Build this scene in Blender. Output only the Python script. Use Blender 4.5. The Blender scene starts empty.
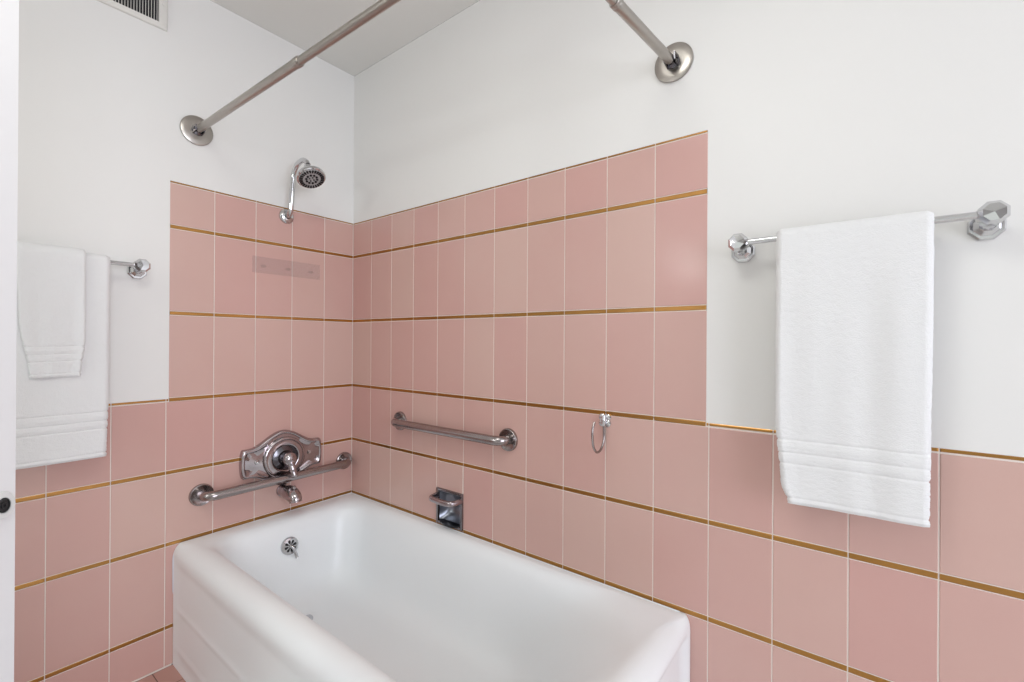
import bpy, bmesh, math, random
from mathutils import Vector, Matrix
random.seed(7)
PI = math.pi
scn = bpy.context.scene
col = scn.collection

# ------------------------------------------------------------------ materials
def new_mat(name):
    m = bpy.data.materials.new(name); m.use_nodes = True
    nt = m.node_tree
    return m, nt, nt.nodes['Principled BSDF']

def simple(name, rgb, rough=.4, metal=0., coat=0., noise=None, bump=None, spec=None):
    """noise=(scale, amount) mottles the colour; bump=(scale, strength, distance)."""
    m, nt, b = new_mat(name)
    b.inputs['Base Color'].default_value = (*rgb, 1)
    b.inputs['Roughness'].default_value = rough
    b.inputs['Metallic'].default_value = metal
    b.inputs['Coat Weight'].default_value = coat
    b.inputs['Coat Roughness'].default_value = .05
    if spec is not None: b.inputs['Specular IOR Level'].default_value = spec
    tc = nt.nodes.new('ShaderNodeTexCoord')
    if noise:
        n = nt.nodes.new('ShaderNodeTexNoise'); n.inputs['Scale'].default_value = noise[0]; n.inputs['Detail'].default_value = 5
        nt.links.new(tc.outputs['Object'], n.inputs['Vector'])
        mx = nt.nodes.new('ShaderNodeMix'); mx.data_type = 'RGBA'
        a = noise[1]
        mx.inputs[6].default_value = (*[c*(1-a) for c in rgb], 1)
        mx.inputs[7].default_value = (*[min(1, c*(1+a)) for c in rgb], 1)
        nt.links.new(n.outputs['Fac'], mx.inputs[0]); nt.links.new(mx.outputs[2], b.inputs['Base Color'])
    if bump:
        n = nt.nodes.new('ShaderNodeTexNoise'); n.inputs['Scale'].default_value = bump[0]; n.inputs['Detail'].default_value = 6
        nt.links.new(tc.outputs['Object'], n.inputs['Vector'])
        bp = nt.nodes.new('ShaderNodeBump'); bp.inputs['Strength'].default_value = bump[1]; bp.inputs['Distance'].default_value = bump[2]
        nt.links.new(n.outputs['Fac'], bp.inputs['Height']); nt.links.new(bp.outputs['Normal'], b.inputs['Normal'])
    return m

FARPAINT = simple('room_paint', (.50, .49, .47), .6)  # unseen walls greyed to give the chrome darker reflections
PAINT = simple('wall_paint', (.80, .79, .77), .5, noise=(3, .012), bump=(60, .12, .002))
CEIL = simple('ceiling_paint', (.76, .75, .72), .7, bump=(60, .1, .002))
GROUT = simple('white_grout', (.80, .72, .66), .8, bump=(300, .3, .001))
GOLD = simple('gold_strip', (.42, .215, .065), .30, 1., noise=(7, .25))
PORCELAIN = simple('white_porcelain', (.875, .905, .92), .33, coat=.12)
CHROME = simple('polished_chrome', (.62, .62, .63), .07, 1.)
STEEL = simple('brushed_steel', (.36, .325, .32), .2, 1., noise=(60, .10))
NICKEL = simple('satin_nickel', (.42, .39, .36), .28, 1., noise=(40, .08))
AGED = simple('aged_chrome', (.44, .40, .41), .12, 1., noise=(25, .12))
DULL = simple('tarnished_chrome', (.16, .155, .17), .2, 1., noise=(30, .35))
BLACK = simple('black_rubber', (.012, .012, .013), .45)
DARK = simple('duct_shade', (.02, .02, .022), .8)
DOORP = simple('door_paint', (.68, .675, .68), .35, bump=(20, .1, .002))
VENTP = simple('vent_paint', (.74, .72, .68), .45)
FLOORT = None

def tile_material(name, base, var, rough):
    m, nt, b = new_mat(name)
    N, L = nt.nodes.new, nt.links.new
    at = N('ShaderNodeAttribute'); at.attribute_name = 'tint'
    tc = N('ShaderNodeTexCoord')
    n1 = N('ShaderNodeTexNoise'); n1.inputs['Scale'].default_value = 5; n1.inputs['Detail'].default_value = 3
    L(tc.outputs['Object'], n1.inputs['Vector'])
    mx = N('ShaderNodeMix'); mx.data_type = 'RGBA'
    mx.inputs[6].default_value = (*base, 1); mx.inputs[7].default_value = (*var, 1)
    ad = N('ShaderNodeMath'); ad.operation = 'MULTIPLY_ADD'
    L(n1.outputs['Fac'], ad.inputs[0]); ad.inputs[1].default_value = .6
    sub = N('ShaderNodeMath'); sub.operation = 'SUBTRACT'; L(at.outputs['Fac'], sub.inputs[0]); sub.inputs[1].default_value = .3
    L(sub.outputs[0], ad.inputs[2]); ad.use_clamp = True
    L(ad.outputs[0], mx.inputs[0]); L(mx.outputs[2], b.inputs['Base Color'])
    b.inputs['Roughness'].default_value = rough
    n2 = N('ShaderNodeTexNoise'); n2.inputs['Scale'].default_value = 7; n2.inputs['Detail'].default_value = 1
    L(tc.outputs['Object'], n2.inputs['Vector'])
    bp = N('ShaderNodeBump'); bp.inputs['Strength'].default_value = .15; bp.inputs['Distance'].default_value = .004
    L(n2.outputs['Fac'], bp.inputs['Height']); L(bp.outputs['Normal'], b.inputs['Normal'])
    return m
TILE = tile_material('pink_ceramic_tile', (.600, .355, .318), (.625, .420, .366), .22)
FLOORT = tile_material('floor_tile', (.48, .25, .21), (.50, .28, .235), .35)

def towel_material():
    m, nt, b = new_mat('white_terry')
    N, L = nt.nodes.new, nt.links.new
    b.inputs['Base Color'].default_value = (.80, .80, .80, 1)
    b.inputs['Roughness'].default_value = .95
    b.inputs['Specular IOR Level'].default_value = .1
    b.inputs['Sheen Weight'].default_value = .3
    tc = N('ShaderNodeTexCoord')
    v = N('ShaderNodeTexVoronoi'); v.inputs['Scale'].default_value = 420
    n = N('ShaderNodeTexNoise'); n.inputs['Scale'].default_value = 90; n.inputs['Detail'].default_value = 6
    L(tc.outputs['Object'], v.inputs['Vector']); L(tc.outputs['Object'], n.inputs['Vector'])
    ad = N('ShaderNodeMath'); ad.operation = 'MULTIPLY_ADD'
    L(v.outputs['Distance'], ad.inputs[0]); ad.inputs[1].default_value = .5; L(n.outputs['Fac'], ad.inputs[2])
    bp = N('ShaderNodeBump'); bp.inputs['Strength'].default_value = .35; bp.inputs['Distance'].default_value = .003
    L(ad.outputs[0], bp.inputs['Height']); L(bp.outputs['Normal'], b.inputs['Normal'])
    return m
TERRY = towel_material()

def clear_plastic():
    m, nt, b = new_mat('clear_plastic_film')
    b.inputs['Base Color'].default_value = (.42, .36, .38, 1)
    b.inputs['Roughness'].default_value = .25
    b.inputs['Alpha'].default_value = .085
    return m
FILM = clear_plastic()
FILMD = simple('clear_plastic_peg', (.30, .27, .30), .3)
FILMD.node_tree.nodes['Principled BSDF'].inputs['Alpha'].default_value = .16

# ------------------------------------------------------------------ helpers
def obj(name, bm, mat, parent=None, smooth=True, angle=40, loc=None):
    me = bpy.data.meshes.new(name)
    bmesh.ops.remove_doubles(bm, verts=bm.verts, dist=1e-7)
    bmesh.ops.recalc_face_normals(bm, faces=bm.faces)
    if smooth:
        for f in bm.faces: f.smooth = True
        ca = math.radians(angle)
        for e in bm.edges:
            if len(e.link_faces) == 2 and e.calc_face_angle(0) > ca: e.smooth = False
    bm.to_mesh(me); bm.free()
    mats = mat if isinstance(mat, (list, tuple)) else [mat]
    for m in mats: me.materials.append(m)
    o = bpy.data.objects.new(name, me); col.objects.link(o)
    if parent:
        o.parent = parent
        o.matrix_parent_inverse = parent_inv(parent)
    if loc: o.location = loc
    return o

def parent_inv(p):
    m = Matrix.Identity(4)
    while p is not None:
        m = m @ p.matrix_basis.inverted() if False else m
        p = p.parent
    return m

def thing(name, label, cat, loc=(0, 0, 0), group=None):
    o = bpy.data.objects.new(name, None); col.objects.link(o)
    o.empty_display_size = .05
    o.location = loc; o['label'] = label; o['category'] = cat
    if group: o['group'] = group
    return o

def frame_from(axis, up=Vector((0, 0, 1))):
    z = Vector(axis).normalized()
    if abs(z.dot(up)) > .98: up = Vector((1, 0, 0))
    x = up.cross(z).normalized(); y = z.cross(x)
    return Matrix((x, y, z)).transposed()

def add_box(bm, lo, hi, bevel=0., segs=2, mat_index=0):
    vs = [bm.verts.new((x, y, z)) for x in (lo[0], hi[0]) for y in (lo[1], hi[1]) for z in (lo[2], hi[2])]
    fs = [(0, 1, 3, 2), (4, 6, 7, 5), (0, 4, 5, 1), (2, 3, 7, 6), (0, 2, 6, 4), (1, 5, 7, 3)]
    faces = [bm.faces.new([vs[i] for i in f]) for f in fs]
    for f in faces: f.material_index = mat_index
    if bevel:
        es = list({e for f in faces for e in f.edges})
        bmesh.ops.bevel(bm, geom=es, offset=bevel, segments=segs, affect='EDGES', profile=.5)

def add_lathe(bm, prof, origin, axis, n=40, up=Vector((0, 0, 1)), phase=0.):
    """prof: list of (r, h) along axis."""
    M = frame_from(axis, up); o = Vector(origin)
    rings = []
    for r, h in prof:
        if r < 1e-6:
            rings.append([bm.verts.new(o + M @ Vector((0, 0, h)))])
        else:
            rings.append([bm.verts.new(o + M @ Vector((r*math.cos(2*PI*k/n+phase), r*math.sin(2*PI*k/n+phase), h))) for k in range(n)])
    for a, b in zip(rings, rings[1:]):
        for k in range(n):
            k2 = (k+1) % n
            q = [a[k % len(a)], a[k2 % len(a)], b[k2 % len(b)], b[k % len(b)]]
            u = []
            for v in q:
                if v not in u: u.append(v)
            if len(u) >= 3:
                try: bm.faces.new(u)
                except ValueError: pass

def smooth_path(pts, sub=8):
    P = [Vector(p) for p in pts]
    out = []
    for i in range(len(P)-1):
        p0 = P[i-1] if i else P[0]*2-P[1]
        p3 = P[i+2] if i+2 < len(P) else P[-1]*2-P[-2]
        p1, p2 = P[i], P[i+1]
        for s in range(sub):
            t = s/sub
            out.append(.5*((2*p1)+(-p0+p2)*t+(2*p0-5*p1+4*p2-p3)*t*t+(-p0+3*p1-3*p2+p3)*t**3))
    out.append(P[-1])
    return out

def round_corners(pts, r, n=8):
    """polyline with each inner corner replaced by an arc-like bezier."""
    P = [Vector(p) for p in pts]; out = [P[0]]
    for a, b, c in zip(P, P[1:], P[2:]):
        d1 = (a-b).normalized(); d2 = (c-b).normalized()
        s, e = b+d1*r, b+d2*r
        for k in range(n+1):
            t = k/n
            out.append(s*(1-t)**2+b*2*t*(1-t)+e*t*t)
    out.append(P[-1]); return out

def add_tube(bm, pts, rad, n=20, cap=True, flat=None):
    """rad: number or list; flat=(sx, sy) squashes the section."""
    P = [Vector(p) for p in pts]; m = len(P)
    rs = rad if isinstance(rad, (list, tuple)) else [rad]*m
    T = [(P[min(i+1, m-1)]-P[max(i-1, 0)]).normalized() for i in range(m)]
    ref = Vector((0, 0, 1)) if abs(T[0].z) < .9 else Vector((0, 1, 0))
    x = ref.cross(T[0]).normalized()
    rings = []
    for i in range(m):
        x = (x - T[i]*x.dot(T[i])).normalized(); y = T[i].cross(x)
        sx, sy = flat or (1, 1)
        rings.append([bm.verts.new(P[i]+(x*math.cos(2*PI*k/n)*sx+y*math.sin(2*PI*k/n)*sy)*rs[i]) for k in range(n)])
    for a, b in zip(rings, rings[1:]):
        for k in range(n):
            bm.faces.new((a[k], a[(k+1) % n], b[(k+1) % n], b[k]))
    if cap:
        bm.faces.new(rings[0][::-1]); bm.faces.new(rings[-1])

def B(): return bmesh.new()

# ------------------------------------------------------------------ the setting
H = 2.414                        # ceiling height
XR, YF = 4.60, -4.20             # right wall, far wall behind the camera
ROWS = [1.705, 1.5475, 1.242, .936, .6805, .428, .137]     # gold strips, top to bottom
GH = .006                        # half height of a gold strip
GR = .0028                       # grout width
COLB = [0.] + [.146+.1467*k for k in range(32)]            # vertical joints on the wall behind the tub
COLA = [0.] + [.145+.1469*k for k in range(30)]            # ... and on the left wall
AB, AA = 1.606, .7248            # where the tall tiling stops

def wall_mesh(name, to3, length, cols, tall, holes=(), openings=(), plain=False):
    """to3(u, v, d) gives a point: u along the wall, v up, d out of the wall. One mesh: paint, grout, tiles, gold strips."""
    bm = B(); lay = bm.faces.layers.float.new('tint')
    def quad(pts, mi, t=.5, sm=False):
        f = bm.faces.new([bm.verts.new(to3(*p)) for p in pts]); f.material_index = mi; f[lay] = t; return f
    def rect(u0, u1, v0, v1, d, mi):
        quad([(u0, v0, d), (u1, v0, d), (u1, v1, d), (u0, v1, d)], mi)
    def rect_minus(u0, u1, v0, v1, d, mi):
        cuts = [h for h in list(holes)+list(openings) if h[0] < u1 and h[1] > u0 and h[2] < v1 and h[3] > v0]
        if not cuts: rect(u0, u1, v0, v1, d, mi); return
        h = cuts[0]
        a, b, c, e = max(u0, h[0]), min(u1, h[1]), max(v0, h[2]), min(v1, h[3])
        if a > u0: rect_minus(u0, a, v0, v1, d, mi)
        if b < u1: rect_minus(b, u1, v0, v1, d, mi)
        if c > v0: rect(a, b, v0, c, d, mi)
        if e < v1: rect(a, b, e, v1, d, mi)
    def block(u0, u1, v0, v1, mi, bev, out, t):
        if u1-u0 < .004 or v1-v0 < .002: return
        for h in list(holes)+list(openings):
            if h[0] < u1-1e-4 and h[1] > u0+1e-4 and h[2] < v1-1e-4 and h[3] > v0+1e-4:
                if h[0] > u0+.004: block(u0, h[0], v0, v1, mi, bev, out, t)
                if h[1] < u1-.004: block(h[1], u1, v0, v1, mi, bev, out, t)
                a, b = max(u0, h[0]), min(u1, h[1])
                if h[3] < v1-.004: block(a, b, h[3], v1, mi, bev, out, t)
                if h[2] > v0+.004: block(a, b, v0, h[2], mi, bev, out, t)
                return
        i = [(u0, v0), (u1, v0), (u1, v1), (u0, v1)]
        n = [(u0+bev, v0+bev), (u1-bev, v0+bev), (u1-bev, v1-bev), (u0+bev, v1-bev)]
        b0 = [bm.verts.new(to3(*p, -.004)) for p in i]
        b1 = [bm.verts.new(to3(*p, out-bev*.6)) for p in i]
        b2 = [bm.verts.new(to3(*p, out)) for p in n]
        for k in range(4):
            k2 = (k+1) % 4
            for A_, B_ in ((b0, b1), (b1, b2)):
                f = bm.faces.new((A_[k], A_[k2], B_[k2], B_[k])); f.material_index = mi; f[lay] = t
        f = bm.faces.new(b2); f.material_index = mi; f[lay] = t
    if plain:
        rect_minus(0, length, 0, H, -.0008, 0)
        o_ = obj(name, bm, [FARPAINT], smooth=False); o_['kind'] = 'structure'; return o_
    low = ROWS[3]
    # paint: above the wainscot, beside and above the tall tiling
    if tall: rect_minus(-.0008, tall, ROWS[0]+.003, H, -.0008, 0)
    rect_minus(tall, length, low+.0035, H, -.0008, 0)
    # grout bed
    rect_minus(-.0013, length, 0, low+.0035, -.0013, 1)
    if tall: rect_minus(-.0013, tall-.001, low, ROWS[0]+.003, -.0013, 1)
    edges = [c for c in cols if c < length] + [length]
    def band(v0, v1, u_end, g_lo, g_hi):
        for a, b in zip(edges, edges[1:]):
            if a >= u_end-.004: break
            b = min(b, u_end)
            if u_end - b < .012: b = u_end
            r = random.random()
            block(a+GR/2, b-(GR/2 if b < u_end else 0), v0, v1, 2, .0012, 0., r)
            if b == u_end: break
    def strip(v, u0, u_end, lo, hi):
        for a, b in zip(edges, edges[1:]):
            if b <= u0+.004: continue
            a = max(a, u0)
            if a >= u_end-.004: break
            b = min(b, u_end)
            if u_end - b < .012: b = u_end
            block(a+GR*.45, b-GR*.45, v-lo, v+hi, 3, .0014, .0003, .5)
            if b == u_end: break
    g = GH + GR*.9
    if tall:
        for r0, r1 in ((0, 1), (1, 2), (2, 3)):
            top = ROWS[r0]-(.0052 if r0 == 0 else g)
            band(ROWS[r1]+g, top, tall, 0, 0)
        strip(ROWS[0], 0, tall, .0022, .0026)
        strip(ROWS[1], 0, tall, GH, GH); strip(ROWS[2], 0, tall, GH, GH); strip(ROWS[3], 0, tall, GH, GH)
    strip(ROWS[3], tall, length, .0035, .0035)
    for r0, r1 in ((3, 4), (4, 5), (5, 6)):
        band(ROWS[r1]+g, ROWS[r0]-(g if r0 != 3 else g-.001), length, 0, 0)
        strip(ROWS[r1], 0, length, GH, GH)
    band(.003, ROWS[6]-g, length, 0, 0)
    me_o = obj(name, bm, [PAINT, GROUT, TILE, GOLD], smooth=False)
    me_o['kind'] = 'structure'
    return me_o

SD = (.598, .729, .436, .563)     # opening for the recessed soap dish
WIN = (.50, 2.50, .50, 2.10)      # unseen window in the right wall, added for light (u measured from the tub wall)
WINF = (.50, 3.00, .30, 2.10)    # unseen window in the far wall, added to light the apron
wall_mesh('wall_back', lambda u, v, d: (u, -d, v), XR, COLB, AB, holes=[SD])
wall_mesh('wall_left', lambda u, v, d: (d, -u, v), -YF, COLA, AA)
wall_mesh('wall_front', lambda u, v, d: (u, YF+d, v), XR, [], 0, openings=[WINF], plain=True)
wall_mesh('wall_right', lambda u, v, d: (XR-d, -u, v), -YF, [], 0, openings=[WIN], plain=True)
bm = B(); lay = bm.faces.layers.float.new('tint')
f = bm.faces.new([bm.verts.new(p) for p in ((0, YF, -.002), (XR, YF, -.002), (XR, 0, -.002), (0, 0, -.002))]); f.material_index = 1
for i in range(43):
    for j in range(40):
        x0, y0 = .006+i*.109, -.006-j*.109
        x1, y1 = min(x0+.106, XR-.003), max(y0-.106, YF+.003)
        if x1-x0 < .01 or y0-y1 < .01: continue
        f = bm.faces.new([bm.verts.new((x, y, 0)) for x, y in ((x0, y1), (x1, y1), (x1, y0), (x0, y0))]); f[lay] = random.random(); f.material_index = 0 if x0 < .30 else 2
FGROUT = simple('floor_grout', (.20, .12, .10), .9)
BOUNCE = simple('pale_bounce_floor', (.78, .77, .75), .4, noise=(9, .05))  # pale unseen floor, added to bounce neutral light onto the apron
fl = obj('floor', bm, [FLOORT, FGROUT, BOUNCE], smooth=False); fl['kind'] = 'structure'
bm = B(); bm.faces.new([bm.verts.new(p) for p in ((0, YF, H), (0, 0, H), (XR, 0, H), (XR, YF, H))])
ce = obj('ceiling', bm, CEIL, smooth=False); ce['kind'] = 'structure'
# pale grout fillet where the left wall meets the floor
bm = B(); add_box(bm, (0.0, YF, 0.), (.006, -.712, .005), .002)
tr = obj('trim_1', bm, GROUT); tr['kind'] = 'structure'
def window(name, to3, w, bars):
    bm = B()
    def bar(u0, u1, v0, v1, d0, d1):
        p, q = to3(u0, v0, d0), to3(u1, v1, d1)
        add_box(bm, [min(a, b) for a, b in zip(p, q)], [max(a, b) for a, b in zip(p, q)], .003)
    bar(w[0]-.06, w[0]+.02, w[2]-.06, w[3]+.06, -.06, .014); bar(w[1]-.02, w[1]+.06, w[2]-.06, w[3]+.06, -.06, .014)
    bar(w[0]+.02, w[1]-.02, w[2]-.06, w[2]+.02, -.06, .020); bar(w[0]+.02, w[1]-.02, w[3]-.02, w[3]+.06, -.06, .014)
    for b in bars: bar(b-.02, b+.02, w[2]+.02, w[3]-.02, -.045, -.01)
    o = obj(name, bm, DOORP); o['kind'] = 'structure'
window('added_window_1', lambda u, v, d: (XR-d, -u, v), WIN, [(WIN[0]+WIN[1])/2])
window('added_window_2', lambda u, v, d: (u, YF+d, v), WINF, [(WINF[0]+WINF[1])/2])

# ------------------------------------------------------------------ door leaf, open, seen almost edge-on at the left
def door():
    E = Vector((.9041, -1.1651, 0)); a = Vector((.36, -.933, 0)).normalized(); n = Vector((.933, .36, 0)).normalized()
    P = lambda l, o, z: E + a*l + n*o + Vector((0, 0, z))      # along the leaf from its free edge, out of its face, up
    def slab(bm, l0, l1, o0, o1, z0, z1, bev):
        b = B(); add_box(b, (l0, o0, z0), (l1, o1, z1), bev)
        for v in b.verts: v.co = P(*v.co)
        me = bpy.data.meshes.new('tmp'); b.to_mesh(me); b.free(); bm.from_mesh(me); bpy.data.meshes.remove(me)
    bm = B()
    # leaf, its free edge planed back so that only the face shows
    prof = [(0, 0), (.030, -.036)]
    vs = [[bm.verts.new(P(l, o, z)) for l, o in ((0, 0), (.74, 0), (.74, -.036), (.030, -.036))] for z in (.008, 2.035)]
    bm.faces.new(vs[0][::-1]); bm.faces.new(vs[1])
    for k in range(4): bm.faces.new((vs[0][k], vs[0][(k+1) % 4], vs[1][(k+1) % 4], vs[1][k]))
    d = obj('door_1', bm, DOORP, smooth=False); d['kind'] = 'structure'
    # post the leaf hangs on
    bm = B(); slab(bm, .745, .845, -.11, .0, 0, 2.12, .003); slab(bm, .745, .765, .0, .012, 0, 2.12, .002)
    j = obj('trim_2', bm, DOORP); j['kind'] = 'structure'
    # oval plate with a black keyhole
    cl, cz = .0150, .900
    def oval(prof, mat, name):
        b = B(); m = 36; rings = []
        for k, h in prof:
            rings.append([b.verts.new(P(cl+.0135*k*math.cos(2*PI*i/m), h, cz+.0205*k*math.sin(2*PI*i/m))) for i in range(m)])
        for p, q in zip(rings, rings[1:]):
            for i in range(m): b.faces.new((p[i], p[(i+1) % m], q[(i+1) % m], q[i]))
        b.faces.new(rings[-1])
        return obj(name, b, mat, d)
    oval([(1, 0), (1, .003), (.95, .005), (.80, .0048), (.58, .0055), (.52, .002)], simple('keyhole_enamel', (.60, .60, .59), .3), 'keyhole_plate')
    oval([(.53, .001), (.53, .0050), (.44, .0062), (.40, .0045), (.26, .0045), (.22, .0062), (.12, .0062), (.10, .004)], BLACK, 'lock_cylinder')
door()

# ------------------------------------------------------------------ bathtub
def sstep(a, b, x):
    t = max(0., min(1., (x-a)/(b-a))); return t*t*(3-2*t)
def bathtub():
    t = thing('bathtub', 'white enamelled corner bathtub with rolled rim below the pink tiles', 'bathtub', (.785, -.355, 0))
    rings = []
    def add(z, L, R, Fr, Bk, lf, lb, rf, rb): rings.append((z, L, R, Fr, Bk, lf, lb, rf, rb))
    W, D = 1.571, -.709
    z = 0.
    while z < .381:
        add(z, 0.0005, W, D, -.0005, .004, .002, .03, .006); z += .0095
    for zz, i in ((.388, .0015), (.396, .0045), (.4035, .010), (.4095, .017), (.4140, .025), (.4175, .034)):
        add(zz, .0005, W-i, D+i, -.0005, .004, .002, .03, .008)
    add(.4200, .020, 1.530, -.662, -.010, .03, .02, .06, .05)
    add(.4200, .046, 1.514, -.648, -.022, .06, .05, .11, .10)
    add(.4180, .064, 1.503, -.637, -.032, .08, .075, .16, .15)
    add(.4130, .078, 1.490, -.628, -.041, .09, .09, .20, .19)
    add(.4040, .090, 1.475, -.620, -.050, .095, .10, .22, .21)
    add(.3900, .099, 1.455, -.613, -.058, .10, .105, .235, .225)
    add(.3600, .109, 1.420, -.604, -.068, .10, .11, .24, .23)
    add(.3000, .120, 1.366, -.594, -.080, .10, .11, .24, .23)
    add(.2300, .132, 1.312, -.584, -.092, .10, .11, .23, .23)
    add(.1800, .144, 1.277, -.574, -.104, .10, .11, .22, .22)
    add(.1450, .160, 1.250, -.560, -.120, .10, .11, .21, .21)
    add(.1200, .183, 1.222, -.538, -.142, .10, .11, .19, .19)
    add(.1050, .215, 1.185, -.506, -.172, .09, .10, .17, .17)
    add(.0980, .260, 1.140, -.462, -.212, .08, .09, .14, .14)
    add(.0950, .340, 1.050, -.410, -.265, .06, .06, .07, .07)
    add(.0940, .440, .930, -.370, -.305, .02, .02, .03, .03)
    NS, NC = 26, 9
    bm = B(); vr = []
    for (z, L, R, Fr, Bk, lf, lb, rf, rb) in rings:
        pts = []
        cs = [((L, Fr), lf, PI), ((R, Fr), rf, 1.5*PI), ((R, Bk), rb, 0.), ((L, Bk), lb, .5*PI)]   # ccw from left-front
        arcs = []
        for (cx, cy), r, a0 in cs:
            ox = cx + (r if cx == L else -r); oy = cy + (r if cy == Fr else -r)
            arcs.append([(ox+r*math.cos(a0+.5*PI*k/NC), oy+r*math.sin(a0+.5*PI*k/NC)) for k in range(NC+1)])
        for k in range(4):
            pts += arcs[k]
            p, q = arcs[k][-1], arcs[(k+1) % 4][0]
            for s in range(1, NS): 
                u = s/NS
                if k == 0:      # denser near the ends of the front for the panel edge
                    u = .5-.5*math.cos(PI*u)
                if k == 1: u = .5-.5*math.cos(PI*u)
                pts.append((p[0]+(q[0]-p[0])*u, p[1]+(q[1]-p[1])*u))
        row = []
        apron = z < .381 and Fr == D
        for x, y in pts:
            if apron:
                # panelled apron: recessed between the wall lips, with two soft horizontal ridges
                band = .0040*sstep(.372, .340, z)*sstep(.0, .03, z)
                ridge = .0034*math.exp(-((z-.203)/.0065)**2) + .0030*math.exp(-((z-.062)/.0065)**2)
                if y < -.60: y += (band-ridge)*sstep(.010, .040, x)*sstep(W-.008, W-.05, x)
                if x > W-.06: x -= max(band-ridge, .013*sstep(.384, .362, z))*sstep(-.016, -.044, y)*sstep(D+.008, D+.05, y)
            elif z < .419:          # the roll tightens where the rim meets a wall
                if x > W-.05 and y > -.08: x += (W-x)*.62*sstep(-.078, -.012, y)
                if y < D+.05 and x < .06: y += (D-y)*.45*sstep(.050, .012, x)
            row.append(bm.verts.new((x, y, z)))
        vr.append(row)
    n = len(vr[0])
    for a, b in zip(vr, vr[1:]):
        for k in range(n): bm.faces.new((a[k], a[(k+1) % n], b[(k+1) % n], b[k]))
    bm.faces.new(vr[-1])
    for v in bm.verts: v.co.z *= 1.0085
    for v in bm.verts: v.co -= t.location
    o = obj('tub_body', bm, PORCELAIN, t, angle=60)
    # overflow plate on the sloping tap-end wall
    axis = Vector((1, 0, .13)).normalized(); c = Vector((.119, -.354, .326)) - t.location
    bm = B()
    add_lathe(bm, [(.0, -.006), (.034, -.006), (.034, .003), (.032, .006), (.026, .0075), (.0, .0082)], c, axis, 48)
    OVF = simple('overflow_chrome', (.56, .56, .57), .16, 1.)
    pl = obj('overflow_plate', bm, OVF, t)
    M = frame_from(axis)
    for k in range(8):
        a = 2*PI*k/8+.2
        bm = B(); ring = []
        for i in range(14):
            s = 2*PI*i/14
            r = .0155+.0085*math.cos(s); w = .0044*math.sin(s)*(1+.5*math.cos(s))
            ring.append((r*math.cos(a)-w*math.sin(a), r*math.sin(a)+w*math.cos(a)))
        lo = [bm.verts.new(c+M @ Vector((x, y, .0066))) for x, y in ring]
        hi = [bm.verts.new(c+M @ Vector((x, y, .0086))) for x, y in ring]
        bm.faces.new(hi)
        for i in range(14): bm.faces.new((lo[i], lo[(i+1) % 14], hi[(i+1) % 14], hi[i]))
        obj('slot_shade', bm, BLACK, pl)  # raised black piece standing for the shade inside a slot
    bm = B()
    pts = [c+M @ Vector(p) for p in ((0, 0, .007), (0.006, -.008, .016), (.013, -.03, .019), (.018, -.048, .017))]
    add_tube(bm, smooth_path(pts, 6), [.0065]*6+[.0055]*6+[.0058]*6+[.0072], 12)
    obj('trip_lever', bm, OVF, pl)
    # drain in the floor of the basin
    bm = B(); add_lathe(bm, [(.0, .002), (.020, .002), (.024, .0035), (.034, .003), (.036, -.002)], Vector((.27, -.376, .0962))-t.location, (0, 0, 1), 40)
    obj('drain', bm, OVF, t)
    # beads of caulk along the walls and down the apron
    bm = B(); add_tube(bm, [Vector(p)-t.location for p in ((.003, -.688, .4205), (.003, -.003, .4222), (1.542, -.003, .4222))], .0020, 8)
    obj('caulk_bead', bm, PORCELAIN, t)
    bm = B(); add_tube(bm, [Vector(p)-t.location for p in smooth_path([(.003, -.7065, .245), (.003, -.707, .33), (.003, -.7065, .378), (.003, -.699, .404), (.003, -.686, .4175)], 6)], [.002]+[.0048]*22+[.0036, .002], 8)
    obj('caulk_bead', bm, simple('bluish_caulk', (.70, .72, .79), .35), t)
bathtub()

# ------------------------------------------------------------------ grab bars
def grab_bar(label, p0, p1, out, r, fr, off):
    p0, p1, out = Vector(p0), Vector(p1), Vector(out)
    t = thing('grab_bar', label, 'grab bar', p0, 'steel grab bars in the tub alcove')
    bm = B()
    add_tube(bm, round_corners([Vector(), out*off, p1-p0+out*off, p1-p0], .040, 10), r, 24)
    obj('rail', bm, STEEL, t)
    for c in (Vector(), p1-p0):
        bm = B(); add_lathe(bm, [(0, 0), (fr, 0), (fr, .005), (fr*.965, .0085), (fr*.90, .0098), (fr*.83, .0088), (fr*.62, .0062), (r*1.04, .006)], c, out, 44)
        obj('wall_flange', bm, STEEL, t)
grab_bar('slim steel grab bar on the long tiled wall above the soap dish', (.362, 0, .806), (.951, 0, .806), (0, -1, 0), .0168, .040, .047)
grab_bar('thick steel grab bar on the narrow tiled wall in front of the tub spout', (0, -.624, .577), (0, -.043, .584), (1, 0, 0), .0172, .040, .055)

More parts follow.
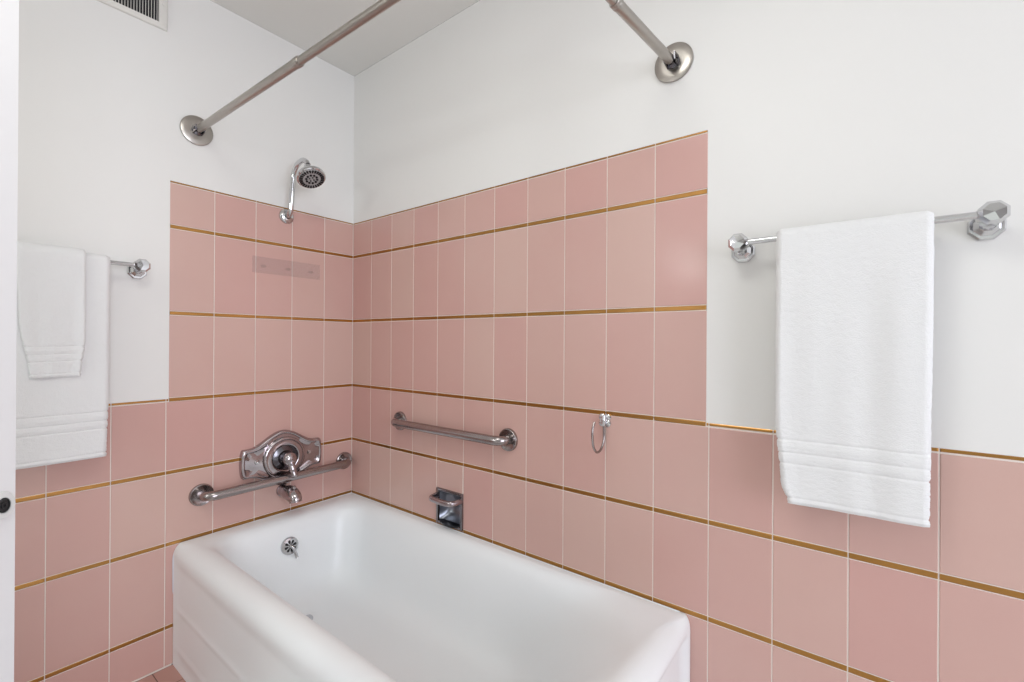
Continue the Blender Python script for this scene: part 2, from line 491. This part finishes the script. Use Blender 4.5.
# ------------------------------------------------------------------ shower valve
def valve():
    t = thing('shower_valve', 'chrome shower valve with wide bow-shaped plate and lever handle', 'shower valve', (0, -.330, .658))
    def half_h(s, e, m):      # s in -1..1 along the plate
        return e + (m-e)*(.5+.5*math.cos(PI*min(1, abs(s)/.86)))**.9
    def outline(inset, n=40):
        hw, e, m = .1565-inset, .057-inset, .114-inset
        pts = []
        for k in range(n+1):
            s = -1+2*k/n; pts.append((s*hw, half_h(s, e, m)))
        for k in range(1, 8):
            a = PI/2-PI*k/8; pts.append((hw+.010*math.cos(a), e*math.sin(a)))
        for k in range(n+1):
            s = 1-2*k/n; pts.append((s*hw, -half_h(s, e, m)))
        for k in range(1, 8):
            a = -PI/2-PI*k/8; pts.append((-hw+.010*math.cos(a), e*math.sin(a)))
        return pts
    bm = B(); rings = []
    for ins, h in ((0, 0), (0, .016), (.0015, .020), (.004, .0225), (.009, .0235), (.0125, .0215), (.014, .0195), (.03, .0195), (.04, .020)):
        rings.append([bm.verts.new((h, -u, v)) for u, v in outline(ins)])
    n = len(rings[0])
    for a, b in zip(rings, rings[1:]):
        for k in range(n): bm.faces.new((a[k], a[(k+1) % n], b[(k+1) % n], b[k]))
    bm.faces.new(rings[-1])
    pl = obj('escutcheon', bm, AGED, t, angle=50)
    for y in (-.108, .108):
        bm = B(); add_lathe(bm, [(.0095, .0), (.0095, .0205), (.008, .0225), (.003, .023), (.0, .0205)], (0, y, .003), (1, 0, 0), 20)
        obj('screw', bm, CHROME, pl)
    bm = B()
    add_lathe(bm, [(.085, .014), (.085, .026), (.082, .0305), (.076, .0315), (.071, .030), (.060, .0335), (.055, .0335), (.051, .030), (.049, .021), (.03, .020), (0, .020)], (0, .0, .002), (1, 0, 0), 56)
    obj('trim_ring', bm, AGED, t, angle=50)
    bm = B(); add_lathe(bm, [(.0485, .0202), (.0485, .0215), (.040, .024), (.030, .030), (.028, .036), (0, .036)], (0, 0, .002), (1, 0, 0), 40)
    obj('cartridge_collar', bm, DULL, t)
    bm = B(); add_lathe(bm, [(.022, .02), (.022, .05), (.027, .055), (.028, .068), (.025, .078), (.016, .085), (0, .087)], (0, 0, .002), (1, 0, 0), 36)
    h = obj('handle', bm, AGED, t)
    bm = B()
    add_tube(bm, smooth_path([(.070, 0, -.004), (.074, .004, -.026), (.080, .009, -.052), (.086, .012, -.072)], 6), [.016]*5+[.0145]*6+[.013]*6+[.0115, .008], 14)
    obj('lever', bm, AGED, h)
valve()

# ------------------------------------------------------------------ tub spout
def spout():
    t = thing('tub_spout', 'stubby chrome tub spout under the grab bar and valve', 'tub spout', (0, -.328, .518))
    bm = B()
    path = smooth_path([(0, 0, .0), (.035, 0, .002), (.072, 0, .001), (.096, 0, -.004), (.110, 0, -.012), (.114, 0, -.025)], 5)
    m = len(path); rs = []
    for i in range(m):
        u = i/(m-1); rs.append(.0235+.0065*sstep(.18, .34, u)-.006*sstep(.4, 1, u))
    add_tube(bm, path, rs, 28)
    obj('spout_body', bm, AGED, t)
    bm = B(); add_lathe(bm, [(0, 0), (.0255, 0), (.0255, .006), (.0245, .008), (.023, .008)], (0, 0, 0), (1, 0, 0), 36)
    obj('wall_ring', bm, AGED, t)
    bm = B(); add_lathe(bm, [(.004, 0), (.004, .012), (.007, .014), (.007, .02), (.004, .023), (0, .0235)], (.098, 0, .015), (.25, 0, 1), 16)
    obj('diverter_knob', bm, AGED, t)
valve_spout = spout()

# ------------------------------------------------------------------ shower head
def shower():
    t = thing('wall_shower', 'round chrome shower head on a tall bent arm above the tiles', 'shower head', (0, -.319, 1.671))
    bm = B(); add_lathe(bm, [(0, 0), (.031, 0), (.031, .004), (.028, .009), (.020, .013), (.0125, .0145)], (0, 0, 0), (1, 0, 0), 40)
    obj('wall_flange', bm, CHROME, t)
    bm = B()
    pts = [(0, 0, 0), (.018, 0, .002), (.034, 0, .014), (.041, 0, .038), (.053, 0, .120), (.062, 0, .164), (.079, 0, .190), (.106, 0, .203), (.138, 0, .205), (.163, 0, .192), (.174, 0, .178)]
    add_tube(bm, smooth_path(pts, 7), .0106, 20)
    obj('shower_arm', bm, CHROME, t)
    ax = Vector((.50, .0, -.865)).normalized()
    c = Vector((.206, -.002, .117))                      # centre of the face
    bm = B()
    add_lathe(bm, [(.0, -.066), (.013, -.064), (.016, -.05), (.015, -.042), (.022, -.036), (.040, -.026), (.052, -.014), (.055, -.006), (.0545, .0), (.051, .003), (.0, .003)], c, ax, 48)
    hd = obj('spray_head', bm, CHROME, t)
    bm = B(); add_lathe(bm, [(.0, .0025), (.0485, .0025), (.047, .0045), (.0, .0045)], c, ax, 48)
    fc = obj('spray_face', bm, simple('grey_plastic', (.42, .42, .42), .3), hd)
    M = frame_from(ax)
    bm = B()
    for k in range(26):
        a = 2*PI*k/26
        for r0, r1, w in ((.0335, .0465, .0036),):
            q = [(r0, -w*.62), (r1, -w), (r1, w), (r0, w*.62)]
            lo = [bm.verts.new(c+M @ Vector((x*math.cos(a)-y*math.sin(a), x*math.sin(a)+y*math.cos(a), .004))) for x, y in q]
            hi = [bm.verts.new(c+M @ Vector((x*math.cos(a)-y*math.sin(a), x*math.sin(a)+y*math.cos(a), .0075))) for x, y in q]
            bm.faces.new(hi)
            for i in range(4): bm.faces.new((lo[i], lo[(i+1) % 4], hi[(i+1) % 4], hi[i]))
    nz = obj('nozzle_ring', bm, BLACK, hd, smooth=False)
    bm = B()
    for k in range(10):
        a = 2*PI*k/10+.3
        add_lathe(bm, [(.0046, .004), (.0046, .0072), (.003, .0078), (0, .0078)], c+M @ Vector((.0205*math.cos(a), .0205*math.sin(a), 0)), ax, 10)
    for k in range(4):
        a = 2*PI*k/4
        add_lathe(bm, [(.003, .004), (.003, .0072), (0, .0076)], c+M @ Vector((.009*math.cos(a), .009*math.sin(a), 0)), ax, 10)
    obj('nozzle_cluster', bm, BLACK, hd)
shower()

# ------------------------------------------------------------------ shower curtain rod
def rod():
    z = 1.911
    t = thing('shower_rod', 'satin nickel corner shower curtain rod between the two white walls', 'shower rod', (0, -.647, z))
    o = Vector((0, -.647, z))
    A0, A1 = Vector((.030, -.6465, z)), Vector((.705, -.6290, z))
    K = Vector((1.455, -.6090, z))
    B1, B0 = Vector((1.487, -.310, z)), Vector((1.5150, -.032, z))
    bm = B(); add_tube(bm, [A0-o, A1-o], .0128, 24); obj('end_tube', bm, NICKEL, t)
    bm = B(); add_tube(bm, [B0-o, B1-o], .0128, 24); obj('end_tube', bm, NICKEL, t)
    bm = B()
    d1 = (K-A1).normalized()
    add_tube(bm, round_corners([A1-d1*.02-o, K-o, B1-o+(B1-K).normalized()*.02], .16, 14), .0110, 24)
    obj('corner_tube', bm, NICKEL, t)
    for p, d in ((A1, A1-A0), (B1, B1-B0)):
        bm = B(); add_lathe(bm, [(.012, -.014), (.0138, -.013), (.0140, -.005), (.0134, -.004), (.0140, -.003), (.0140, .004), (.0125, .007), (.0107, .007)], p-o, d, 28)
        obj('joint_ring', bm, NICKEL, t)
    for c, d in ((Vector((0, -.647, z)), Vector((1, 0, 0))), (Vector((1.517, 0, z+.004)), Vector((0, -1, 0)))):
        bm = B(); add_lathe(bm, [(0, 0), (.0515, 0), (.0522, .003), (.0518, .0065), (.0495, .0078), (.03, .008), (0, .008)], c-o, d, 56)
        fl_ = obj('wall_flange', bm, NICKEL, t)
        # swivel bracket: two ears and a pin
        side = Vector((0, 1, 0)) if d.x else Vector((1, 0, 0))
        bm = B()
        for s in (-1, 1):
            a = c-o+side*s*.0135
            M = [a+d*.006-Vector((0, 0, 1))*.016, a+d*.038-Vector((0, 0, 1))*.011, a+d*.040+Vector((0, 0, 1))*.009, a+d*.006+Vector((0, 0, 1))*.014]
            lo = [bm.verts.new(q-side*.0018) for q in M]; hi = [bm.verts.new(q+side*.0018) for q in M]
            bm.faces.new(lo[::-1]); bm.faces.new(hi)
            for i in range(4): bm.faces.new((lo[i], lo[(i+1) % 4], hi[(i+1) % 4], hi[i]))
        add_lathe(bm, [(0, 0), (.019, 0), (.018, .006), (.011, .010), (.009, .018), (0, .018)], c-o+d*.006, d, 20)
        obj('swivel_bracket', bm, DULL, fl_, smooth=False)
        bm = B(); add_tube(bm, [c-o+d*.026-side*.019, c-o+d*.026+side*.019], .0042, 12); obj('pivot_pin', bm, DULL, fl_)
rod()

# ------------------------------------------------------------------ recessed soap dish
def soap_dish():
    x0, x1, z0, z1 = .592, .7335, .4295, .5690
    t = thing('soap_dish', 'recessed chrome soap dish with grab handle at the tub rim', 'soap dish', (.663, 0, .4295))
    o = t.location
    bm = B()
    # frame: four bars round the opening
    fw = .0105
    for lo, hi in (((x0, -.006, z0), (x0+fw, .004, z1)), ((x1-fw, -.006, z0), (x1, .004, z1)), ((x0+fw, -.006, z1-fw), (x1-fw, .004, z1)), ((x0+fw, -.006, z0), (x1-fw, .004, z0+fw))):
        add_box(bm, Vector(lo)-o, Vector(hi)-o, .0018)
    obj('rim_frame', bm, simple('worn_frame_chrome', (.25, .235, .245), .25, 1., noise=(30, .3)), t)
    # concave niche
    bm = B(); n = 14; grid = []
    a0, a1, b0, b1 = x0+.006, x1-.006, z0+.006, z1-.006
    for j in range(n+1):
        row = []
        for i in range(n+1):
            u, v = i/n, j/n
            k = (1-abs(2*u-1)**5)*(1-abs(2*v-1)**4)
            row.append(bm.verts.new(Vector((a0+(a1-a0)*u, .001+.052*k, b0+(b1-b0)*v))-o))
        grid.append(row)
    for j in range(n):
        for i in range(n): bm.faces.new((grid[j][i], grid[j][i+1], grid[j+1][i+1], grid[j+1][i]))
    obj('niche', bm, simple('dark_chrome_niche', (.27, .285, .33), .30, 1., noise=(22, .5)), t)
    # bowed tray at the bottom
    bm = B(); pts = []
    for k in range(15):
        u = k/14; pts.append((x0+.012+(x1-x0-.024)*u, -.004-.020*math.sin(PI*u), z0+.014))
    hi = [bm.verts.new(Vector(p)-o) for p in pts]; lo = [bm.verts.new(Vector((p[0], p[1]+.004, p[2]-.009))-o) for p in pts]
    bk = [bm.verts.new(Vector((p[0], .030, z0+.011))-o) for p in pts]; bl = [bm.verts.new(Vector((p[0], .030, z0+.006))-o) for p in pts]
    for k in range(14):
        bm.faces.new((hi[k], hi[k+1], bk[k+1], bk[k])); bm.faces.new((lo[k], lo[k+1], hi[k+1], hi[k])); bm.faces.new((bl[k], bl[k+1], lo[k+1], lo[k])); bm.faces.new((bk[k], bk[k+1], bl[k+1], bl[k]))
    for k in (0, 14): bm.faces.new((hi[k], bk[k], bl[k], lo[k]))
    obj('tray', bm, simple('black_soap_tray', (.05, .05, .055), .15, 1.), t)
    # grab handle bowed out across the upper part
    bm = B()
    hp = [(x0+.008, -.002, .541), (x0+.009, -.028, .540), (x0+.018, -.050, .540), (x0+.05, -.056, .540), (x1-.05, -.056, .540), (x1-.018, -.050, .540), (x1-.009, -.028, .540), (x1-.008, -.002, .541)]
    add_tube(bm, [p-o for p in smooth_path(hp, 5)], .0112, 14, flat=(.75, 1.0))
    obj('grab_handle', bm, simple('worn_handle_chrome', (.40, .35, .36), .22, 1., noise=(40, .3)), t)
soap_dish()

# ------------------------------------------------------------------ hook under the gold strip
def hook():
    t = thing('wall_hook', 'small chrome wire hook hanging below the gold tile strip', 'hook', (1.3185, 0, .915))
    bm = B()
    for k in range(4):
        a = PI/4+PI/2*k
        c = Vector((.0125*math.cos(a), -.0035, .0125*math.sin(a)))
        add_lathe(bm, [(0, -.0035), (.0105, -.0035), (.0105, .001), (.0075, .0035), (0, .0045)], c, (0, -1, 0), 18)
    add_lathe(bm, [(.008, -.001), (.0085, .006), (.006, .010), (0, .011)], (0, 0, 0), (0, -1, 0), 20)
    obj('rosette', bm, CHROME, t)
    bm = B(); add_tube(bm, smooth_path([(0, -.010, .014), (0, -.012, .004), (0, -.011, -.016)], 5), [.0058]*5+[.0068]*5+[.0045], 12)
    obj('clasp', bm, CHROME, t)
    bm = B()
    pts = [(0, -.010, -.004), (0, -.008, -.030), (0, -.009, -.055), (0, -.018, -.075), (0, -.036, -.087), (0, -.056, -.086), (0, -.073, -.070), (0, -.081, -.046), (0, -.081, -.018), (0, -.070, .003)]
    add_tube(bm, smooth_path(pts, 6), .0036, 12)
    obj('wire_loop', bm, STEEL, t)
hook()

# ------------------------------------------------------------------ towel bars
def towel_bar(label, c0, c1, out):
    c0, c1, out = Vector(c0), Vector(c1), Vector(out)
    t = thing('towel_bar', label, 'towel bar', c0, 'chrome towel bars on the painted walls')
    al = (c1-c0).normalized()
    up = Vector((0, 0, 1))
    for c in (Vector(), c1-c0):
        bm = B(); add_lathe(bm, [(0, 0), (.0285, 0), (.0285, .005), (.0255, .0085), (.0205, .0085), (.0175, .012), (.0125, .018), (0, .018)], c, out, 8, phase=PI/8)
        add_tube(bm, [c+out*.014, c+out*.026+up*.002, c+out*.046+up*.012], [.0125, .0105, .0105], 8)
        po = obj('post', bm, CHROME, t, smooth=False)
        bm = B(); add_lathe(bm, [(0, .034), (.017, .035), (.0225, .043), (.0225, .066), (.0165, .0745), (0, .0755)], c+up*.0125, out, 8, phase=PI/8)
        obj('faceted_knob', bm, CHROME, po, smooth=False)
    bm = B(); add_tube(bm, [al*.012+out*.056+up*.0125, c1-c0-al*.012+out*.056+up*.0125], .0070, 20)
    obj('bar', bm, CHROME, t)
towel_bar('chrome towel bar on the white wall right of the tub alcove', (1.692, 0, 1.3775), (2.117, 0, 1.3775), (0, -1, 0))
towel_bar('chrome towel bar on the left wall between door and tiles', (0, -1.242, 1.3775), (0, -.816, 1.3775), (1, 0, 0))

# ------------------------------------------------------------------ towels
def towel(name, label, cat, xc, width, zbar, inner, thick, zfront, zback, place, hem, seed, left_fn=None, right_fn=None, wave=.004, tilt=0., group=None):
    """place(u, d, z): u across, d out from wall, bar axis at d = 0.062; hem: heights of bands above the bottom edge."""
    rnd = random.Random(seed)
    t_ = thing(name, label, cat, place(xc, .056, zbar), group)
    R = inner+thick/2
    path = []                                       # (d offset, z, nx, nz, s from front bottom)
    db = .056
    zf = zfront; zs = []; q = 0.
    while q < zbar-zf-.004:
        zs.append(zf+q); q += .0016 if q < .165 else .008
    for z in zs:
        path.append((db+R, z, 1, 0, z-zf))
    for k in range(13):
        a = PI*k/12; path.append((db+R*math.cos(a), zbar+R*math.sin(a), math.cos(a), math.sin(a), zbar-zf+R*a))
    for k in range(1, 40):
        z = zbar-(zbar-zback)*k/39; path.append((db-R, z, -1, 0, 9))
    nx_ = 30
    ph = [rnd.uniform(0, 6.28) for _ in range(6)]
    def wv(u, z):
        k = sstep(zbar+.02, zbar-.25, z)
        return wave*k*(math.sin(u*2.2*PI+ph[0]+1.2*(zbar-z))+.6*math.sin(u*4.1*PI+ph[1]-2*(zbar-z))+.35*math.sin(u*7.3*PI+ph[2]))
    bm = B(); rings = []
    for (d, z, nx, nz, s) in path:
        x0 = xc-width/2 + (left_fn(s) if left_fn and s < 5 else 0)
        x1 = xc+width/2 + (right_fn(s) if right_fn and s < 5 else 0)
        th = thick
        jag = 0.
        for h, w_, a in hem:
            g = math.exp(-((s-h)/w_)**2); th += a*g; jag += (.0022*g if a < 0 else -.0005*g)
        x0 += jag+rnd.uniform(-.0005, .0005); x1 -= jag+rnd.uniform(-.0005, .0005)
        edge = 1.
        if s < .006: th *= .55+.45*(s/.006)
        ring = []
        pts = []
        for k in range(nx_+1):                      # outer face then inner face
            u = k/nx_; pts.append((u, 1))
        for k in range(nx_, -1, -1): pts.append((k/nx_, -1))
        for u, sd in pts:
            # rounded ends
            e = min(u, 1-u)*(x1-x0); rr = th*.5
            kk = math.sqrt(max(0, 1-(1-min(1, e/rr))**2)) if e < rr else 1
            off = sd*th*.5*max(.05, kk)
            ww = wv(u, z) if nx > 0 else 0
            dd = d+nx*(off)+(ww if nz < .5 else 0)
            zz = z+nz*off + tilt*(u-.5)*(1 if nx > .9 else 0)*sstep(.25, 0, s)
            ring.append(bm.verts.new(Vector(place(x0+(x1-x0)*u, dd, zz))-t_.location))
        rings.append(ring)
    n = len(rings[0])
    for a, b in zip(rings, rings[1:]):
        for k in range(n): bm.faces.new((a[k], a[(k+1) % n], b[(k+1) % n], b[k]))
    bm.faces.new(rings[0][::-1]); bm.faces.new(rings[-1])
    o = obj('terry_cloth', bm, TERRY, t_, angle=180)
    tex = bpy.data.textures.new('terry_pile', 'CLOUDS'); tex.noise_scale = .006; tex.noise_depth = 2
    sb = o.modifiers.new('finer', 'SUBSURF'); sb.subdivision_type = 'SIMPLE'; sb.levels = sb.render_levels = 1
    dm = o.modifiers.new('pile', 'DISPLACE'); dm.texture = tex; dm.strength = .0012; dm.mid_level = .5
    return t_

hemR = [(.140, .0025, -.0034), (.126, .006, .002), (.112, .0025, -.0034), (.100, .006, .002), (.088, .0025, -.0034), (.014, .0025, -.003), (.006, .004, .002)]
towel('bath_towel', 'white folded bath towel hanging alone on the towel bar right of the alcove', 'towel', 1.906, .262, 1.390, .0078, .0125, .795, .90,
      lambda u, d, z: (u, -d, z), hemR, 3,
      left_fn=lambda s: .012*sstep(.20, .03, s)+.014*sstep(.045, 0, s)-.002,
      right_fn=lambda s: -.004*sstep(.5, 0, s), wave=.0022, tilt=.004, group='white bath towels')
towel('bath_towel', 'white folded bath towel on the left wall, under a hand towel', 'towel', 1.024, .254, 1.390, .0078, .0125, .785, .88,
      lambda u, d, z: (d, -u, z), hemR, 5, left_fn=lambda s: .006*sstep(.25, 0, s), wave=.0012, tilt=.0, group='white bath towels')
hemS = [(.088, .0022, -.0026), (.077, .005, .0014), (.066, .0022, -.0026), (.055, .005, .0014), (.045, .0022, -.0026), (.010, .0022, -.0024)]
towel('hand_towel', 'small white hand towel draped over the larger towel near the door', 'towel', 1.026, .142, 1.390, .0228, .0085, 1.038, 1.10,
      lambda u, d, z: (d, -u, z), hemS, 9, left_fn=lambda s: .010*sstep(.12, 0, s), right_fn=lambda s: -.020*sstep(.16, 0., s)-.006*sstep(.35, .1, s), wave=.0015, tilt=-.004)

# ------------------------------------------------------------------ air vent high on the left wall
def vent():
    t = thing('air_vent', 'white wall air vent with upright louvres near the ceiling', 'air vent', (0, -.885, 2.227))
    o = t.location
    y1, y0, z0, z1 = -.737, -1.032, 2.2235, 2.392
    iy1, iy0, iz0, iz1 = y1-.026, y0+.026, z0+.0195, z1-.0195
    bm = B(); rings = []
    for ins, h in ((0, 0), (0, .003), (.003, .0065), (.018, .0085), (.0245, .0085), (.026, .006), (.026, .001)):
        rings.append([bm.verts.new(Vector((h, y, z))-o) for y, z in ((y0+ins, z0+ins*.75), (y1-ins, z0+ins*.75), (y1-ins, z1-ins*.75), (y0+ins, z1-ins*.75))])
    for a, b in zip(rings, rings[1:]):
        for k in range(4): bm.faces.new((a[k], a[(k+1) % 4], b[(k+1) % 4], b[k]))
    obj('vent_frame', bm, VENTP, t, smooth=False)
    bm = B(); add_box(bm, Vector((.0004, iy0, iz0))-o, Vector((.0012, iy1, iz1))-o); obj('duct_shade_panel', bm, DARK, t)  # flat dark sheet standing for the shade behind the slats
    n = 31
    for k in range(n):
        y = iy1-.0042-k*.0078
        if y < iy0+.004: break
        bm = B(); add_box(bm, (-.0034, -.0008, 0), (.0034, .0008, iz1-iz0), .0004, 1)
        bmesh.ops.rotate(bm, verts=bm.verts, cent=(0, 0, 0), matrix=Matrix.Rotation(-.25, 3, 'Z'))
        bmesh.ops.translate(bm, verts=bm.verts, vec=Vector((.0045, y, iz0))-o)
        obj('slat', bm, VENTP, t)
    for y in (y0+.013, y1-.013):
        bm = B(); add_lathe(bm, [(.005, .006), (.005, .0095), (.003, .0105), (0, .0105)], Vector((0, y, (z0+z1)/2))-o, (1, 0, 0), 14); obj('screw', bm, VENTP, t)
vent()

# ------------------------------------------------------------------ clear hook strip on the tiles under the shower head
def strip():
    t = thing('hook_strip', 'faint translucent strip with three pegs stuck on tiles below shower head', 'hook strip', (0, -.3105, 1.453))
    bm = B(); add_box(bm, (.0002, -.142, -.033), (.0016, .142, .033), .0006, 1); obj('backing_film', bm, FILM, t)
    for y in (-.100, 0., .100):
        bm = B(); add_lathe(bm, [(.011, .001), (.010, .004), (.006, .006), (0, .0065)], (0, y, -.004), (1, 0, 0), 18)
        for v in bm.verts: v.co.z = -.004+(v.co.z+.004)*.55
        obj('peg', bm, FILMD, t)
strip()

# ------------------------------------------------------------------ light
def area(name, loc, rot, size, power, color, shape='RECTANGLE', size_y=None):
    l = bpy.data.lights.new(name, 'AREA'); l.shape = shape; l.size = size
    if size_y: l.size_y = size_y
    l.energy = power; l.color = color
    o = bpy.data.objects.new(name, l); col.objects.link(o); o.location = loc; o.rotation_euler = rot
    return o
# unseen ceiling light, placed to brighten the tub
area('ceiling_fill', (1.45, -1.15, H-.06), (0, 0, 0), .6, 8, (.97, .985, .94), 'DISK')
# light panels in the two unseen windows, added to light the room
area('side_window_fill', (XR+.07, -(WIN[0]+WIN[1])/2, (WIN[2]+WIN[3])/2), (0, PI/2, 0), WIN[3]-WIN[2], 70, (.87, .90, 1), 'RECTANGLE', WIN[1]-WIN[0])
area('far_window_fill', ((WINF[0]+WINF[1])/2, YF-.07, (WINF[2]+WINF[3])/2), (PI/2, 0, 0), WINF[1]-WINF[0], 12, (.96, 1, .95), 'RECTANGLE', WINF[3]-WINF[2])
# point light added behind the camera as fill
hl = bpy.data.lights.new('rear_fill', 'POINT'); hl.energy = 15; hl.shadow_soft_size = .12; hl.color = (.95, 1, .97)
ho = bpy.data.objects.new('rear_fill', hl); col.objects.link(ho); ho.location = (.70, -2.6, 1.80)

bl = bpy.data.lights.new('tile_spot_light', 'POINT'); bl.energy = 2.6; bl.shadow_soft_size = .045; bl.color = (.96, .98, .93)  # added light, makes the bright spot on the tiles
bo = bpy.data.objects.new('tile_spot_light', bl); col.objects.link(bo); bo.location = (1.125, -1.55, 1.632)
w = bpy.data.worlds.new('world'); scn.world = w; w.use_nodes = True
bg = w.node_tree.nodes['Background']; bg.inputs[0].default_value = (.95, .97, 1, 1); bg.inputs[1].default_value = .12

# ------------------------------------------------------------------ camera
cd = bpy.data.cameras.new('camera'); co = bpy.data.objects.new('camera', cd); col.objects.link(co)
co.location = (1.92566, -1.25193, 1.14958); co.rotation_euler = (1.57169452, -.00645378, .65569823)
cd.sensor_width = 36; cd.lens = 452.892*36/1024; cd.clip_start = .02
scn.camera = co
vs = scn.view_settings
vs.view_transform = 'Standard'; vs.look = 'None'; vs.gamma = 1; vs.use_curve_mapping = False; vs.exposure = .01
